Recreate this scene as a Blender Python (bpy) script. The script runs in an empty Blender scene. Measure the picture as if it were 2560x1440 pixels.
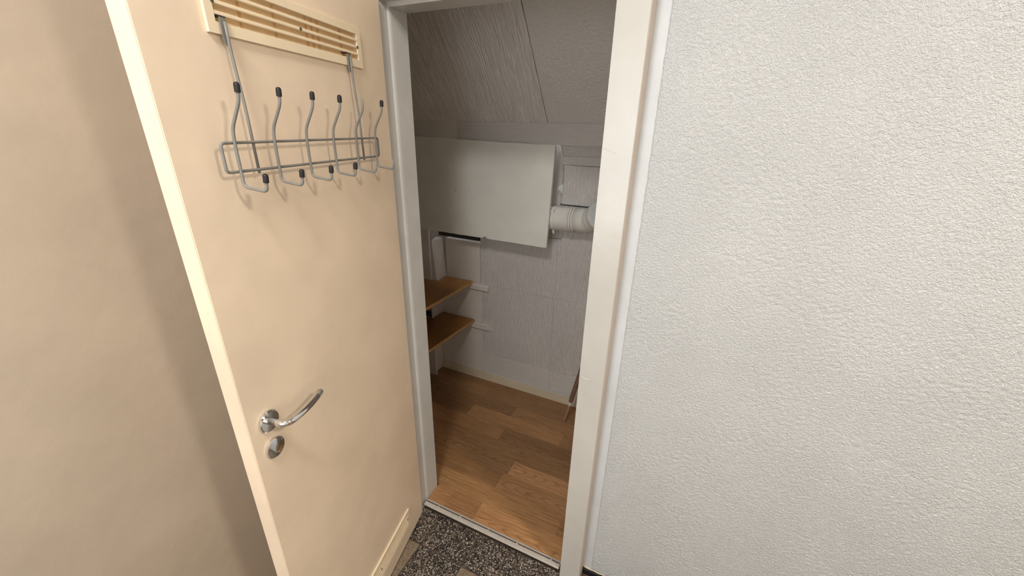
import bpy, bmesh, math, random
import numpy as np
from mathutils import Vector, Matrix
random.seed(7)
S = bpy.context.scene
C = S.collection

# ------------------------------------------------------------------ camera, world, lights, exposure
cam_d = bpy.data.cameras.new('camera')
cam_d.sensor_fit = 'HORIZONTAL'; cam_d.sensor_width = 36.0
cam_d.lens = 999.157 * 36.0 / 2560.0
cam_d.clip_start = 0.02
cam = bpy.data.objects.new('camera', cam_d); C.objects.link(cam)
CAMR = [[0.90180, -0.39340, -0.17910], [0.43170, 0.84020, 0.32810], [0.02140, -0.37320, 0.92750]]
m = Matrix([[CAMR[i][0], CAMR[i][2], -CAMR[i][1]] for i in range(3)]).to_4x4()
m.translation = (0.9450, -1.1094, 1.6773)
cam.matrix_world = m
S.camera = cam

w = bpy.data.worlds.new('world'); S.world = w; w.use_nodes = True
bg = w.node_tree.nodes['Background']
bg.inputs[0].default_value = (0.93, 0.97, 1.0, 1); bg.inputs[1].default_value = 5.0

LAMP = (0.61, -1.37, 2.73)
ld = bpy.data.lights.new('lamp_light', 'AREA'); ld.shape = 'DISK'; ld.size = 0.34
ld.energy = 25.0; ld.color = (1.0, 0.99, 0.97)
lo = bpy.data.objects.new('lamp_light', ld); C.objects.link(lo)
lo.location = (LAMP[0], LAMP[1], 2.735)
ADDED_LAMP = (2.40, -0.98)  # second lamp, out of view, added to brighten the door
l2 = bpy.data.lights.new('lamp_light', 'AREA'); l2.shape = 'DISK'; l2.size = 0.30
l2.energy = 39.0; l2.color = (1.0, 0.925, 0.82)
lo2 = bpy.data.objects.new('lamp_light', l2); C.objects.link(lo2)
lo2.location = (ADDED_LAMP[0], ADDED_LAMP[1], 2.735)
WIN = (0.05, 1.00, 0.85, 2.15)               # unseen window added behind the camera as soft daylight source: x0, x1, z0, z1
pd_ = bpy.data.lights.new('added_window_portal', 'AREA'); pd_.shape = 'RECTANGLE'
pd_.size = WIN[1]-WIN[0]; pd_.size_y = WIN[3]-WIN[2]; pd_.cycles.is_portal = True
po = bpy.data.objects.new('added_window_portal', pd_); C.objects.link(po)
po.location = ((WIN[0]+WIN[1])/2, -2.19, (WIN[2]+WIN[3])/2); po.rotation_euler = (math.radians(90), 0, 0)

S.view_settings.view_transform = 'Standard'
S.view_settings.look = 'None'
S.view_settings.gamma = 1.0
S.view_settings.use_curve_mapping = False
S.view_settings.exposure = 0.0

# ------------------------------------------------------------------ helpers
def tag(o, label=None, cat=None, group=None, kind=None):
    if label: o['label'] = label
    if cat: o['category'] = cat
    if group: o['group'] = group
    if kind: o['kind'] = kind
    return o

def link(name, me, mat=None, parent=None, loc=None, rot=None):
    o = bpy.data.objects.new(name, me); C.objects.link(o)
    if mat is not None and me is not None and not me.materials: me.materials.append(mat)
    if parent: o.parent = parent
    if loc is not None: o.location = loc
    if rot is not None: o.rotation_euler = rot
    return o

def empty(name, loc=(0, 0, 0), rz=0.0):
    o = bpy.data.objects.new(name, None); C.objects.link(o)
    o.empty_display_size = 0.05
    o.location = loc; o.rotation_euler = (0, 0, rz)
    return o

def bm_mesh(name, bm, smooth=False):
    bmesh.ops.recalc_face_normals(bm, faces=bm.faces[:])
    me = bpy.data.meshes.new(name); bm.to_mesh(me); bm.free()
    if smooth:
        me.polygons.foreach_set('use_smooth', [True] * len(me.polygons))
    return me

def add_box(bm, lo, hi):
    x0, y0, z0 = lo; x1, y1, z1 = hi
    v = [bm.verts.new(p) for p in [(x0,y0,z0),(x1,y0,z0),(x1,y1,z0),(x0,y1,z0),(x0,y0,z1),(x1,y0,z1),(x1,y1,z1),(x0,y1,z1)]]
    fs = [(0,3,2,1),(4,5,6,7),(0,1,5,4),(1,2,6,5),(2,3,7,6),(3,0,4,7)]
    return [bm.faces.new([v[i] for i in f]) for f in fs]

def bevel_all(bm, w, seg=2):
    if w > 0:
        bmesh.ops.bevel(bm, geom=bm.edges[:], offset=w, segments=seg, profile=0.5, affect='EDGES', clamp_overlap=True)

def box(name, lo, hi, mat, parent=None, bevel=0.0015, seg=2, local=False):
    """box in parent's coordinates; origin in the middle of its base"""
    c = ((lo[0]+hi[0])/2, (lo[1]+hi[1])/2, lo[2])
    bm = bmesh.new()
    add_box(bm, [lo[i]-c[i] for i in range(3)], [hi[i]-c[i] for i in range(3)])
    bevel_all(bm, bevel, seg)
    return link(name, bm_mesh(name, bm), mat, parent, c)

def prism(name, poly, axis, a0, a1, mat, parent=None, bevel=0.0, seg=2):
    """poly: 2d points in the two other axes, extruded along axis a0..a1"""
    def P(p, a):
        if axis == 'z': return (p[0], p[1], a)
        if axis == 'y': return (p[0], a, p[1])
        return (a, p[0], p[1])
    bm = bmesh.new()
    A = [bm.verts.new(P(p, a0)) for p in poly]; B = [bm.verts.new(P(p, a1)) for p in poly]
    n = len(poly)
    bm.faces.new(A[::-1]); bm.faces.new(B)
    for i in range(n): bm.faces.new([A[i], A[(i+1) % n], B[(i+1) % n], B[i]])
    bevel_all(bm, bevel, seg)
    return link(name, bm_mesh(name, bm), mat, parent)

def fillet(pts, r, n=5):
    pts = [Vector(p) for p in pts]; out = [pts[0]]
    for i in range(1, len(pts)-1):
        a, b, c = pts[i-1], pts[i], pts[i+1]
        d1 = (a-b); d2 = (c-b); l = min(r, d1.length*0.49, d2.length*0.49)
        p, q = b + d1.normalized()*l, b + d2.normalized()*l
        for k in range(n+1):
            t = k/n
            out.append(p*(1-t)**2 + b*2*t*(1-t) + q*t*t)
    out.append(pts[-1]); return out

def add_tube(bm, pts, rad, n=10, cap=True, closed=False, squash=None):
    pts = [Vector(p) for p in pts]; N = len(pts)
    rads = rad if isinstance(rad, (list, tuple)) else [rad]*N
    T = []
    for i in range(N):
        if closed: d = pts[(i+1) % N]-pts[i-1]
        else: d = pts[min(i+1, N-1)]-pts[max(i-1, 0)]
        T.append(d.normalized())
    up = Vector((0,0,1)) if abs(T[0].z) < 0.9 else Vector((1,0,0))
    U = T[0].cross(up).normalized(); rings = []
    for i in range(N):
        if i > 0:
            ax = T[i-1].cross(T[i])
            if ax.length > 1e-7:
                U = Matrix.Rotation(math.asin(max(-1,min(1,ax.length))), 3, ax.normalized()) @ U
            U = (U - T[i]*U.dot(T[i])).normalized()
        V = T[i].cross(U)
        rings.append([bm.verts.new(pts[i] + (U*math.cos(2*math.pi*k/n) + V*math.sin(2*math.pi*k/n))*rads[i]) for k in range(n)])
    for i in range(N if closed else N-1):
        a, b = rings[i], rings[(i+1) % N]
        for k in range(n): bm.faces.new([a[k], a[(k+1) % n], b[(k+1) % n], b[k]])
    if cap and not closed:
        bm.faces.new(rings[0][::-1]); bm.faces.new(rings[-1])

def tube(name, pts, rad, mat, parent=None, n=10, closed=False, smooth=True):
    bm = bmesh.new(); add_tube(bm, pts, rad, n, True, closed)
    me = bm_mesh(name, bm, smooth)
    return link(name, me, mat, parent)

def lathe_along(name, p0, p1, prof, mat, parent=None, n=24, smooth=True):
    """prof: list of (t along axis in metres, radius)"""
    p0, p1 = Vector(p0), Vector(p1); d = (p1-p0).normalized()
    up = Vector((0,0,1)) if abs(d.z) < 0.9 else Vector((1,0,0))
    U = d.cross(up).normalized(); V = d.cross(U)
    bm = bmesh.new(); rings = []
    for t, r in prof:
        r = max(r, 1e-5)
        rings.append([bm.verts.new(p0 + d*t + (U*math.cos(2*math.pi*k/n)+V*math.sin(2*math.pi*k/n))*r) for k in range(n)])
    for a, b in zip(rings, rings[1:]):
        for k in range(n): bm.faces.new([a[k], a[(k+1)%n], b[(k+1)%n], b[k]])
    bm.faces.new(rings[0][::-1]); bm.faces.new(rings[-1])
    me = bm_mesh(name, bm, False)
    if smooth:
        me.polygons.foreach_set('use_smooth', [True]*len(me.polygons))
        try: me.set_sharp_from_angle(angle=math.radians(40))
        except Exception: pass
    return link(name, me, mat, parent)

# ------------------------------------------------------------------ materials
class NT:
    def __init__(s, name):
        s.m = bpy.data.materials.new(name); s.m.use_nodes = True
        s.t = s.m.node_tree; s.b = s.t.nodes['Principled BSDF']
    def n(s, typ, **kw):
        o = s.t.nodes.new(typ)
        for k, v in kw.items(): setattr(o, k, v)
        return o
    def l(s, a, b): s.t.links.new(a, b)
    def coord(s, scale=(1,1,1), kind='Object', randomize=False, rot=(0,0,0)):
        tc = s.n('ShaderNodeTexCoord'); mp = s.n('ShaderNodeMapping')
        mp.inputs['Scale'].default_value = scale; mp.inputs['Rotation'].default_value = rot
        src = tc.outputs[kind]
        if randomize:
            oi = s.n('ShaderNodeObjectInfo'); mu = s.n('ShaderNodeVectorMath', operation='SCALE')
            cx = s.n('ShaderNodeCombineXYZ')
            s.l(oi.outputs['Random'], cx.inputs[0]); s.l(oi.outputs['Random'], cx.inputs[1]); s.l(oi.outputs['Random'], cx.inputs[2])
            s.l(cx.outputs[0], mu.inputs[0]); mu.inputs['Scale'].default_value = 37.0
            ad = s.n('ShaderNodeVectorMath', operation='ADD'); s.l(src, ad.inputs[0]); s.l(mu.outputs[0], ad.inputs[1]); src = ad.outputs[0]
        s.l(src, mp.inputs['Vector']); return mp.outputs[0]
    def world(s, scale=(1,1,1)):
        g = s.n('ShaderNodeNewGeometry'); mp = s.n('ShaderNodeMapping'); mp.inputs['Scale'].default_value = scale
        s.l(g.outputs['Position'], mp.inputs['Vector']); return mp.outputs[0]
    def noise(s, vec, scale, detail=3.0, rough=0.55, dist=0.0):
        o = s.n('ShaderNodeTexNoise'); o.inputs['Scale'].default_value = scale; o.inputs['Detail'].default_value = detail
        o.inputs['Roughness'].default_value = rough; o.inputs['Distortion'].default_value = dist
        s.l(vec, o.inputs['Vector']); return o.outputs['Fac']
    def ramp(s, fac, stops, interp='LINEAR'):
        r = s.n('ShaderNodeValToRGB'); r.color_ramp.interpolation = interp
        e = r.color_ramp.elements
        while len(e) < len(stops): e.new(0.5)
        for i, (p, c) in enumerate(stops):
            e[i].position = p; e[i].color = (*c, 1) if len(c) == 3 else c
        s.l(fac, r.inputs['Fac']); return r.outputs['Color']
    def mix(s, fac, a, b, blend='MIX'):
        x = s.n('ShaderNodeMix', data_type='RGBA', blend_type=blend)
        if hasattr(fac, 'is_linked') or hasattr(fac, 'links'): s.l(fac, x.inputs[0])
        else: x.inputs[0].default_value = fac
        for v, i in ((a, 6), (b, 7)):
            if hasattr(v, 'links'): s.l(v, x.inputs[i])
            else: x.inputs[i].default_value = (*v, 1)
        return x.outputs[2]
    def math(s, op, a, b=0.0):
        x = s.n('ShaderNodeMath', operation=op)
        for v, i in ((a, 0), (b, 1)):
            if hasattr(v, 'links'): s.l(v, x.inputs[i])
            else: x.inputs[i].default_value = v
        return x.outputs[0]
    def col(s, v):
        if hasattr(v, 'links'): s.l(v, s.b.inputs['Base Color'])
        else: s.b.inputs['Base Color'].default_value = (*v, 1)
    def bump(s, h, strength=0.3, dist=0.002, prev=None):
        b = s.n('ShaderNodeBump'); b.inputs['Strength'].default_value = strength; b.inputs['Distance'].default_value = dist
        s.l(h, b.inputs['Height'])
        if prev is not None: s.l(prev, b.inputs['Normal'])
        s.l(b.outputs[0], s.b.inputs['Normal']); return b.outputs[0]
    def set(s, **kw):
        for k, v in kw.items(): s.b.inputs[k.replace('_', ' ')].default_value = v
        return s

def paint(name, colr, rough=0.45, wave=0.25, specks=0.0, speck_col=(0.12,0.09,0.06), var=0.04, scale=1.0):
    t = NT(name); v = t.world()
    n1 = t.noise(v, 5*scale, 4)
    c2 = tuple(max(0, c*(1-var*2.2)) for c in colr); c1 = tuple(min(1, c*(1+var)) for c in colr)
    base = t.ramp(n1, [(0.3, c2), (0.7, c1)])
    if specks > 0:
        vo = t.n('ShaderNodeTexVoronoi'); vo.inputs['Scale'].default_value = 11; t.l(v, vo.inputs['Vector'])
        s1 = t.math('LESS_THAN', vo.outputs['Distance'], 0.022)
        gate = t.math('GREATER_THAN', t.noise(v, 3.1, 2), 1.0-specks)
        base = t.mix(t.math('MULTIPLY', s1, gate), base, speck_col)
    t.col(base); t.set(Roughness=rough)
    b1 = t.bump(t.noise(v, 22, 3), wave, 0.0025)
    t.bump(t.noise(v, 160, 2), wave*0.5, 0.0006, b1)
    return t.m

def grain_paint(name, colr, along='z', rough=0.40, strength=0.85):
    """thick paint over coarse structured board: streaky relief along one direction"""
    sc = {'z': (185, 185, 22), 'x': (22, 185, 185), 's': (150, 9, 9)}[along]
    t = NT(name); v = t.world(sc); vv = t.world()
    n = t.noise(v, 1.0, 2.5, 0.55, 0.7)
    patch = t.noise(vv, 3.0, 2)
    t.col(t.ramp(patch, [(0.3, tuple(c*0.93 for c in colr)), (0.7, colr)]))
    t.set(Roughness=rough)
    sh = t.ramp(n, [(0.36, (0,0,0)), (0.66, (1,1,1))])
    b1 = t.bump(sh, min(1.0, strength), 0.0034 if along != 's' else 0.0060)
    t.bump(t.noise(vv, 9, 3), 0.25, 0.006, b1)
    return t.m

def plain(name, colr, rough=0.5, metal=0.0, spec=None):
    t = NT(name); v = t.world()
    t.col(t.ramp(t.noise(v, 30, 3), [(0.3, tuple(c*0.9 for c in colr)), (0.7, colr)]))
    t.set(Roughness=rough, Metallic=metal); return t.m

def laminate_mat():
    t = NT('oak_laminate'); tc = t.n('ShaderNodeTexCoord'); oi = t.n('ShaderNodeObjectInfo')
    sx = t.n('ShaderNodeSeparateXYZ'); t.l(tc.outputs['Object'], sx.inputs[0])
    rnd = oi.outputs['Random']
    y0 = t.math('MULTIPLY', t.math('SUBTRACT', t.math('FRACT', t.math('MULTIPLY', rnd, 7.31)), 0.5), 0.26)
    wob = t.noise(t.coord((2.2, 14, 14), randomize=True), 1.0, 2)
    wob2 = t.noise(t.coord((7, 60, 60), randomize=True), 1.0, 2)
    dy_ = t.math('DIVIDE', t.math('SUBTRACT', sx.outputs[1], y0), 0.021)
    par = t.math('MULTIPLY', dy_, dy_)
    sgn = t.math('SUBTRACT', t.math('MULTIPLY', t.math('GREATER_THAN', t.math('FRACT', t.math('MULTIPLY', rnd, 3.7)), 0.5), 2.0), 1.0)
    fld = t.math('ADD', t.math('MULTIPLY', t.math('MULTIPLY', sx.outputs[0], 15.0), sgn), par)
    fld = t.math('ADD', fld, t.math('ADD', t.math('MULTIPLY', wob, 4.0), t.math('MULTIPLY', wob2, 0.45)))
    ring = t.math('FRACT', fld)
    fine = t.noise(t.coord((7, 230, 230), randomize=True), 1.0, 3, 0.6)
    broad = t.noise(t.coord((1.5, 22, 22), randomize=True), 1.0, 2)
    pores = t.noise(t.coord((22, 520, 520), randomize=True), 1.0, 2)
    a = t.ramp(ring, [(0.0, (0.24, 0.115, 0.045)), (0.12, (0.42, 0.24, 0.115)), (0.66, (0.46, 0.27, 0.135)), (0.93, (0.13, 0.058, 0.020)), (1.0, (0.24, 0.115, 0.045))])
    a = t.mix(0.35, a, t.ramp(broad, [(0.3, (0.29, 0.145, 0.06)), (0.7, (0.50, 0.30, 0.15))]))
    b = t.mix(0.46, a, t.ramp(fine, [(0.32, (0.19, 0.088, 0.034)), (0.62, (0.56, 0.34, 0.17))]))
    b = t.mix(0.30, b, t.ramp(pores, [(0.36, (0.42, 0.33, 0.24)), (0.48, (1, 1, 1))]), 'MULTIPLY')
    b = t.mix(1.0, b, oi.outputs['Color'], 'MULTIPLY'); b = t.mix(1.0, b, (0.90, 0.84, 0.77), 'MULTIPLY')
    vo = t.n('ShaderNodeTexVoronoi'); vo.inputs['Scale'].default_value = 1.0
    t.l(t.coord((4.0, 13, 13), randomize=True), vo.inputs['Vector'])
    kn = t.ramp(vo.outputs['Distance'], [(0.02, (1, 1, 1)), (0.10, (0, 0, 0))])
    b = t.mix(t.math('MULTIPLY', kn, 0.6), b, (0.10, 0.05, 0.02))
    t.col(b); t.set(Roughness=0.40)
    t.bump(pores, 0.15, 0.0004)
    return t.m

def terrazzo(name, base, chips, scale, density):
    t = NT(name); v = t.world()
    vo = t.n('ShaderNodeTexVoronoi'); vo.inputs['Scale'].default_value = scale; vo.inputs['Randomness'].default_value = 1.0
    t.l(v, vo.inputs['Vector'])
    vd = t.n('ShaderNodeTexVoronoi', feature='DISTANCE_TO_EDGE'); vd.inputs['Scale'].default_value = scale
    t.l(v, vd.inputs['Vector'])
    sep = t.n('ShaderNodeSeparateColor'); t.l(vo.outputs['Color'], sep.inputs[0])
    present = t.math('LESS_THAN', sep.outputs[0], density)
    inside = t.math('GREATER_THAN', vd.outputs['Distance'], 0.075)
    colr = t.ramp(sep.outputs[1], chips, 'CONSTANT')
    # small chips
    v2 = t.n('ShaderNodeTexVoronoi'); v2.inputs['Scale'].default_value = scale*2.1; t.l(v, v2.inputs['Vector'])
    s2 = t.n('ShaderNodeSeparateColor'); t.l(v2.outputs['Color'], s2.inputs[0])
    small = t.math('MULTIPLY', t.math('LESS_THAN', s2.outputs[2], density*0.7), t.math('LESS_THAN', v2.outputs['Distance'], 0.42))
    b = t.mix(small, base, t.ramp(s2.outputs[0], chips, 'CONSTANT'))
    b = t.mix(t.math('MULTIPLY', present, inside), b, colr)
    t.col(b); t.set(Roughness=0.42); return t.m

CREAM = (0.83, 0.675, 0.485)
M = {}
M['door'] = paint('cream_door_paint', (0.86, 0.70, 0.53), 0.38, 0.22, 0.42)
M['door_core'] = paint('cream_vent_paint', (0.90, 0.755, 0.54), 0.42, 0.1)
M['frame'] = paint('white_gloss_frame_paint', (0.565, 0.555, 0.525), 0.22, 0.30, 0.30, (0.25,0.18,0.12))
M['frame_side'] = plain('pinkish_undercoat', (0.56, 0.48, 0.41), 0.5)
M['smooth_wall'] = paint('smooth_white_wall_paint', (0.62, 0.64, 0.66), 0.6, 0.7, 0)
M['hall'] = paint('hall_wall_paint', (0.46, 0.375, 0.285), 0.7, 0.4, 0)
M['white'] = paint('ceiling_white', (0.82, 0.80, 0.76), 0.8, 0.2, 0)
M['closet_z'] = grain_paint('streaked_paint_upright', (0.66, 0.625, 0.595), 'z')
M['closet_x'] = grain_paint('streaked_paint_level', (0.65, 0.615, 0.58), 'x', 0.5, 0.6)
M['closet_s'] = grain_paint('streaked_paint_slope', (0.87, 0.82, 0.765), 's', 0.42, 0.8)
t = NT('stippled_paint_slope'); v = t.world()
t.col(t.ramp(t.noise(v, 3, 2), [(0.3, (0.66, 0.635, 0.60)), (0.7, (0.71, 0.68, 0.645))])); t.set(Roughness=0.55)
b1_ = t.bump(t.noise(v, 85, 2.5, 0.6), 1.0, 0.006); t.bump(t.noise(v, 9, 3), 0.25, 0.006, b1_)
M['closet_st'] = t.m
M['closet_plain'] = paint('closet_smooth_paint', (0.68, 0.625, 0.575), 0.5, 0.4, 0.25)
M['cover'] = paint('cover_board_paint', (0.78, 0.765, 0.705), 0.42, 0.3, 0.22)
M['dark'] = plain('dark_gap', (0.03, 0.022, 0.015), 0.9)
M['skirt'] = paint('cream_skirting_paint', (0.66, 0.57, 0.42), 0.4, 0.3, 0.3)
M['pipe'] = paint('painted_drain_plastic', (0.70, 0.68, 0.63), 0.42, 0.12, 0.1)
M['disc'] = plain('grey_green_plastic', (0.60, 0.62, 0.60), 0.45)
M['seal'] = plain('dark_seal', (0.10, 0.085, 0.07), 0.7)
M['plaster'] = plain('bare_plaster', (0.66, 0.65, 0.62), 0.9)
M['shelf'] = None
M['chrome'] = plain('chrome', (0.80, 0.80, 0.80), 0.09, 1.0)
M['alu'] = plain('brushed_aluminium', (0.66, 0.61, 0.55), 0.36, 0.35)
M['alu_dark'] = plain('dull_groove', (0.11, 0.09, 0.075), 0.8, 0.0)
M['screw'] = plain('steel_screw', (0.55, 0.52, 0.48), 0.3, 1.0)
M['rod'] = plain('grey_coated_rod', (0.215, 0.205, 0.185), 0.5, 0.0)
M['cap'] = plain('black_rubber', (0.006, 0.005, 0.006), 0.6)
M['ventwood'] = plain('raw_orange_wood', (0.92, 0.70, 0.42), 0.7)
M['ventwood_dark'] = plain('raw_brown_wood', (0.72, 0.46, 0.22), 0.7)
M['brass'] = plain('brass_pin', (0.72, 0.60, 0.28), 0.3, 1.0)
M['pole'] = plain('worn_wood', (0.36, 0.20, 0.13), 0.6)
M['pole_dark'] = plain('dark_worn_wood', (0.20, 0.115, 0.08), 0.6)
M['pale'] = plain('pale_paint_smear', (0.62, 0.58, 0.55), 0.6)
M['grout'] = plain('dark_grout', (0.085, 0.062, 0.042), 0.9)
M['black_tile'] = plain('black_skirting_tile', (0.012, 0.012, 0.014), 0.35)
M['laminate'] = laminate_mat()
chips = [(0.0, (0.46,0.39,0.31)), (0.3, (0.29,0.22,0.175)), (0.55, (0.58,0.52,0.43)), (0.78, (0.20,0.13,0.11)), (0.93, (0.06,0.08,0.07))]
M['terr_dark'] = terrazzo('black_terrazzo', (0.009,0.007,0.006), chips, 235, 0.40)
chips2 = [(0.0, (0.30,0.245,0.175)), (0.4, (0.20,0.145,0.09)), (0.7, (0.40,0.335,0.25)), (0.9, (0.12,0.08,0.05))]
M['terr_light'] = terrazzo('beige_terrazzo', (0.16,0.11,0.07), chips2, 360, 0.72)

t = NT('beech_shelf'); v = t.coord((60, 2.0, 60))
n = t.noise(v, 1.0, 3)
t.col(t.ramp(n, [(0.3, (0.235, 0.098, 0.020)), (0.7, (0.32, 0.145, 0.034))])); t.set(Roughness=0.45)
M['shelf'] = t.m
t = NT('beech_edge'); v = t.coord((60, 3.0, 60))
t.col(t.ramp(t.noise(v, 1.0, 3), [(0.3, (0.40, 0.21, 0.065)), (0.7, (0.48, 0.26, 0.09))])); t.set(Roughness=0.5)
M['shelf_edge'] = t.m

t = NT('stucco_paint'); v = t.world()
t.col(t.ramp(t.noise(v, 4, 3), [(0.3, (0.585, 0.595, 0.60)), (0.7, (0.63, 0.64, 0.645))])); t.set(Roughness=0.6)
gr = t.noise(t.coord((300, 300, 380), kind='Object'), 1.0, 2.0, 0.6)
sharp_ = t.ramp(gr, [(0.36, (0, 0, 0)), (0.62, (1, 1, 1))])
t.bump(sharp_, 0.75, 0.0020)
M['stucco'] = t.m

t = NT('old_patterned_wallpaper'); v = t.world()
vo = t.n('ShaderNodeTexVoronoi'); vo.inputs['Scale'].default_value = 75; t.l(v, vo.inputs['Vector'])
sp = t.n('ShaderNodeSeparateColor'); t.l(vo.outputs['Color'], sp.inputs[0])
t.col(t.ramp(sp.outputs[0], [(0.0, (0.015,0.012,0.01)), (0.45, (0.35,0.30,0.18)), (0.62, (0.28,0.09,0.05)), (0.75, (0.03,0.03,0.02)), (0.9, (0.25,0.27,0.17))], 'CONSTANT'))
t.set(Roughness=0.8); M['wallpaper'] = t.m

t = NT('added_window_pane'); g1 = t.n('ShaderNodeBsdfTransparent'); g2 = t.n('ShaderNodeBsdfGlossy'); g2.inputs['Roughness'].default_value = 0.02
mx = t.n('ShaderNodeMixShader'); mx.inputs[0].default_value = 0.06; t.l(g1.outputs[0], mx.inputs[1]); t.l(g2.outputs[0], mx.inputs[2])
t.l(mx.outputs[0], t.t.nodes['Material Output'].inputs['Surface']); M['pane'] = t.m
t = NT('lamp_glass'); t.col((0.9, 0.85, 0.75)); t.b.inputs['Emission Color'].default_value = (1.0, 0.87, 0.7, 1)
t.b.inputs['Emission Strength'].default_value = 3.0; M['lamp'] = t.m

# ------------------------------------------------------------------ measures (metres, floor of the closet = 0)
W, H = 0.680, 2.0            # clear opening
D1 = 0.083                   # depth of the reveal behind the door stop
E_, R_ = 0.0354, 0.007       # rebate
J = 0.0782                   # width of the frame's face
YW = 0.0308                  # face of the hall wall
YB = 0.995                   # face of the closet's back wall
ZH = -0.030                  # hall floor
XL, XR = -0.95, 0.69         # closet side walls
HX0, HX1, HY0, HZ = -0.13, 3.40, -2.15, 2.86

# ------------------------------------------------------------------ hall floor: terrazzo tiles
TS, X0T, Y0T = 0.2085, 0.0945, -0.1775
fl = box('floor', (HX0-0.05, HY0-0.05, ZH-0.06), (HX1, -0.001, ZH-0.003), M['grout'], bevel=0)
tag(fl, kind='structure')
for x0_, x1_ in ((W+.0002, HX1), (HX0-.05, 0.0)):
    box('floor_edge', Vector((x0_, -0.001, ZH-0.06))-fl.location, Vector((x1_, YW+.002, ZH-0.003))-fl.location, M['grout'], fl, 0)
def tile_mesh(nm, mat, sx, sy):
    bm = bmesh.new(); add_box(bm, (-sx/2, -sy/2, -0.012), (sx/2, sy/2, 0)); bevel_all(bm, 0.0012, 1)
    me = bm_mesh(nm, bm); me.materials.append(mat); return me
tmD = tile_mesh('tile', M['terr_dark'], TS-0.0062, TS-0.0062)
tmL = tile_mesh('tile', M['terr_light'], TS-0.0062, TS-0.0062)
base_loc = Vector(fl.location)
for j in range(-12, 1):
    for i in range(-2, 13):
        cx, cy = X0T + (i+0.5)*TS, Y0T + (j+0.5)*TS
        x0, x1 = cx-TS/2, cx+TS/2
        if x1 < HX0-0.04 or x0 > HX1 or cy < HY0-0.06: continue
        lightt = (j < 0) and ((i - j) % 2 == 0)
        o = link('tile', tmL if lightt else tmD, None, fl)
        o.location = Vector((cx, cy, ZH + random.uniform(-0.0005, 0.0005))) - base_loc
        if j == 0:                                   # cut row along the threshold
            o.scale.y = (abs(Y0T) - 0.018)/TS; o.location.y = (Y0T - 0.018)/2 + 0.0 - base_loc.y
        if i == -2: o.scale.x = 0.6; o.location.x = X0T - TS - 0.3*TS - base_loc.x
        o.rotation_euler.z = random.uniform(-0.004, 0.004)

# ------------------------------------------------------------------ closet floor: laminate planks
fl2 = box('floor', (XL, D1-.004, -0.055), (XR+0.25, YB+0.03, -0.0005), M['grout'], bevel=0)
tag(fl2, kind='structure')
rows = [0.0, 0.099, 0.201, 0.303, 0.397, 0.503, 0.610, 0.715, 0.810, 0.911, 0.995]
joints = {0: [0.094, 0.250], 1: [-0.42, 0.62], 2: [-0.34, 0.262], 3: [-0.40, 0.280], 4: [-0.065, 0.60], 5: [-0.45, 0.121],
          6: [-0.156, 0.45], 7: [-0.50, 0.102], 8: [-0.141, 0.50], 9: [-0.4, 0.2]}
tones = {0: [1.05, .92, 1.12], 1: [1.0, 1.02, .9], 2: [.9, .84, 1.02], 3: [.95, .82, 1.18], 4: [.85, .86, .88], 5: [.88, 1.0, .80],
         6: [.80, 1.08, .95], 7: [.9, .80, .98], 8: [.92, .85, .86], 9: [.8, .82, .85]}
b2 = Vector(fl2.location)
box('doorway_base', Vector((0.001, -0.001, -0.055))-b2, Vector((W-.001, D1-.0042, -0.0005))-b2, M['grout'], fl2, 0)
for r_ in range(10):
    xs = [XL] + joints[r_] + [XR+0.2]
    if r_ == 0: xs = [0.0005] + joints[r_] + [W-0.0005]
    for k in range(len(xs)-1):
        lo_, hi_ = Vector((xs[k]+.00012, rows[r_]+.00012, 0.0)), Vector((xs[k+1]-.00012, rows[r_+1]-.00012, 0.008))
        if r_ == 0 : lo_.y = -0.003
        o = box('plank', lo_-b2, hi_-b2, M['laminate'], fl2, bevel=0.0003, seg=1)
        q = 0.95 + (tones[r_][k]-0.95)*1.45; o.color = (q, q*random.uniform(.97, 1.0), q*random.uniform(.93, 1.0), 1)

# ------------------------------------------------------------------ hall shell
wf = box('wall_front', (W+0.0055+J-0.035, YW, ZH), (HX1, D1, HZ), M['smooth_wall'], bevel=0); tag(wf, kind='structure')
box('wall_front', (HX0, YW, ZH), (-R_-J+0.03, D1, HZ), M['hall'], bevel=0)['kind'] = 'structure'
box('wall_front', (-R_-J+0.03, YW, H+0.06), (W+0.0055+J-0.035, D1, HZ), M['hall'], bevel=0)['kind'] = 'structure'
tag(box('wall_left', (HX0-0.08, HY0, ZH), (HX0, D1, HZ), M['hall'], bevel=0), kind='structure')
tag(box('wall_end', (HX1, HY0-.08, ZH), (HX1+0.08, D1, HZ), M['hall'], bevel=0), kind='structure')
wr = empty('wall_rear', (0, HY0, ZH)); wr['kind'] = 'structure'
for lo_, hi_ in (((HX0-.08, -.08, 0), (WIN[0], 0, HZ-ZH)), ((WIN[1], -.08, 0), (HX1, 0, HZ-ZH)), ((WIN[0], -.08, 0), (WIN[1], 0, WIN[2]-ZH)), ((WIN[0], -.08, WIN[3]-ZH), (WIN[1], 0, HZ-ZH))):
    box('wall_section', lo_, hi_, M['white'], wr, 0)
wn = empty('added_window_1', ((WIN[0]+WIN[1])/2, HY0-.04, WIN[2])); wn['kind'] = 'structure'  # unseen window, added to let soft daylight reach the closet
ww, wh = (WIN[1]-WIN[0])/2, WIN[3]-WIN[2]
for lo_, hi_ in (((-ww, -.025, 0), (-ww+.05, .025, wh)), ((ww-.05, -.025, 0), (ww, .025, wh)), ((-ww+.05, -.025, 0), (ww-.05, .025, .05)), ((-ww+.05, -.025, wh-.05), (ww-.05, .025, wh))):
    box('added_window_frame', lo_, hi_, M['white'], wn, .002)
box('pane', (-ww+.05, -.003, .05), (ww-.05, .003, wh-.05), M['pane'], wn, 0)
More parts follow.
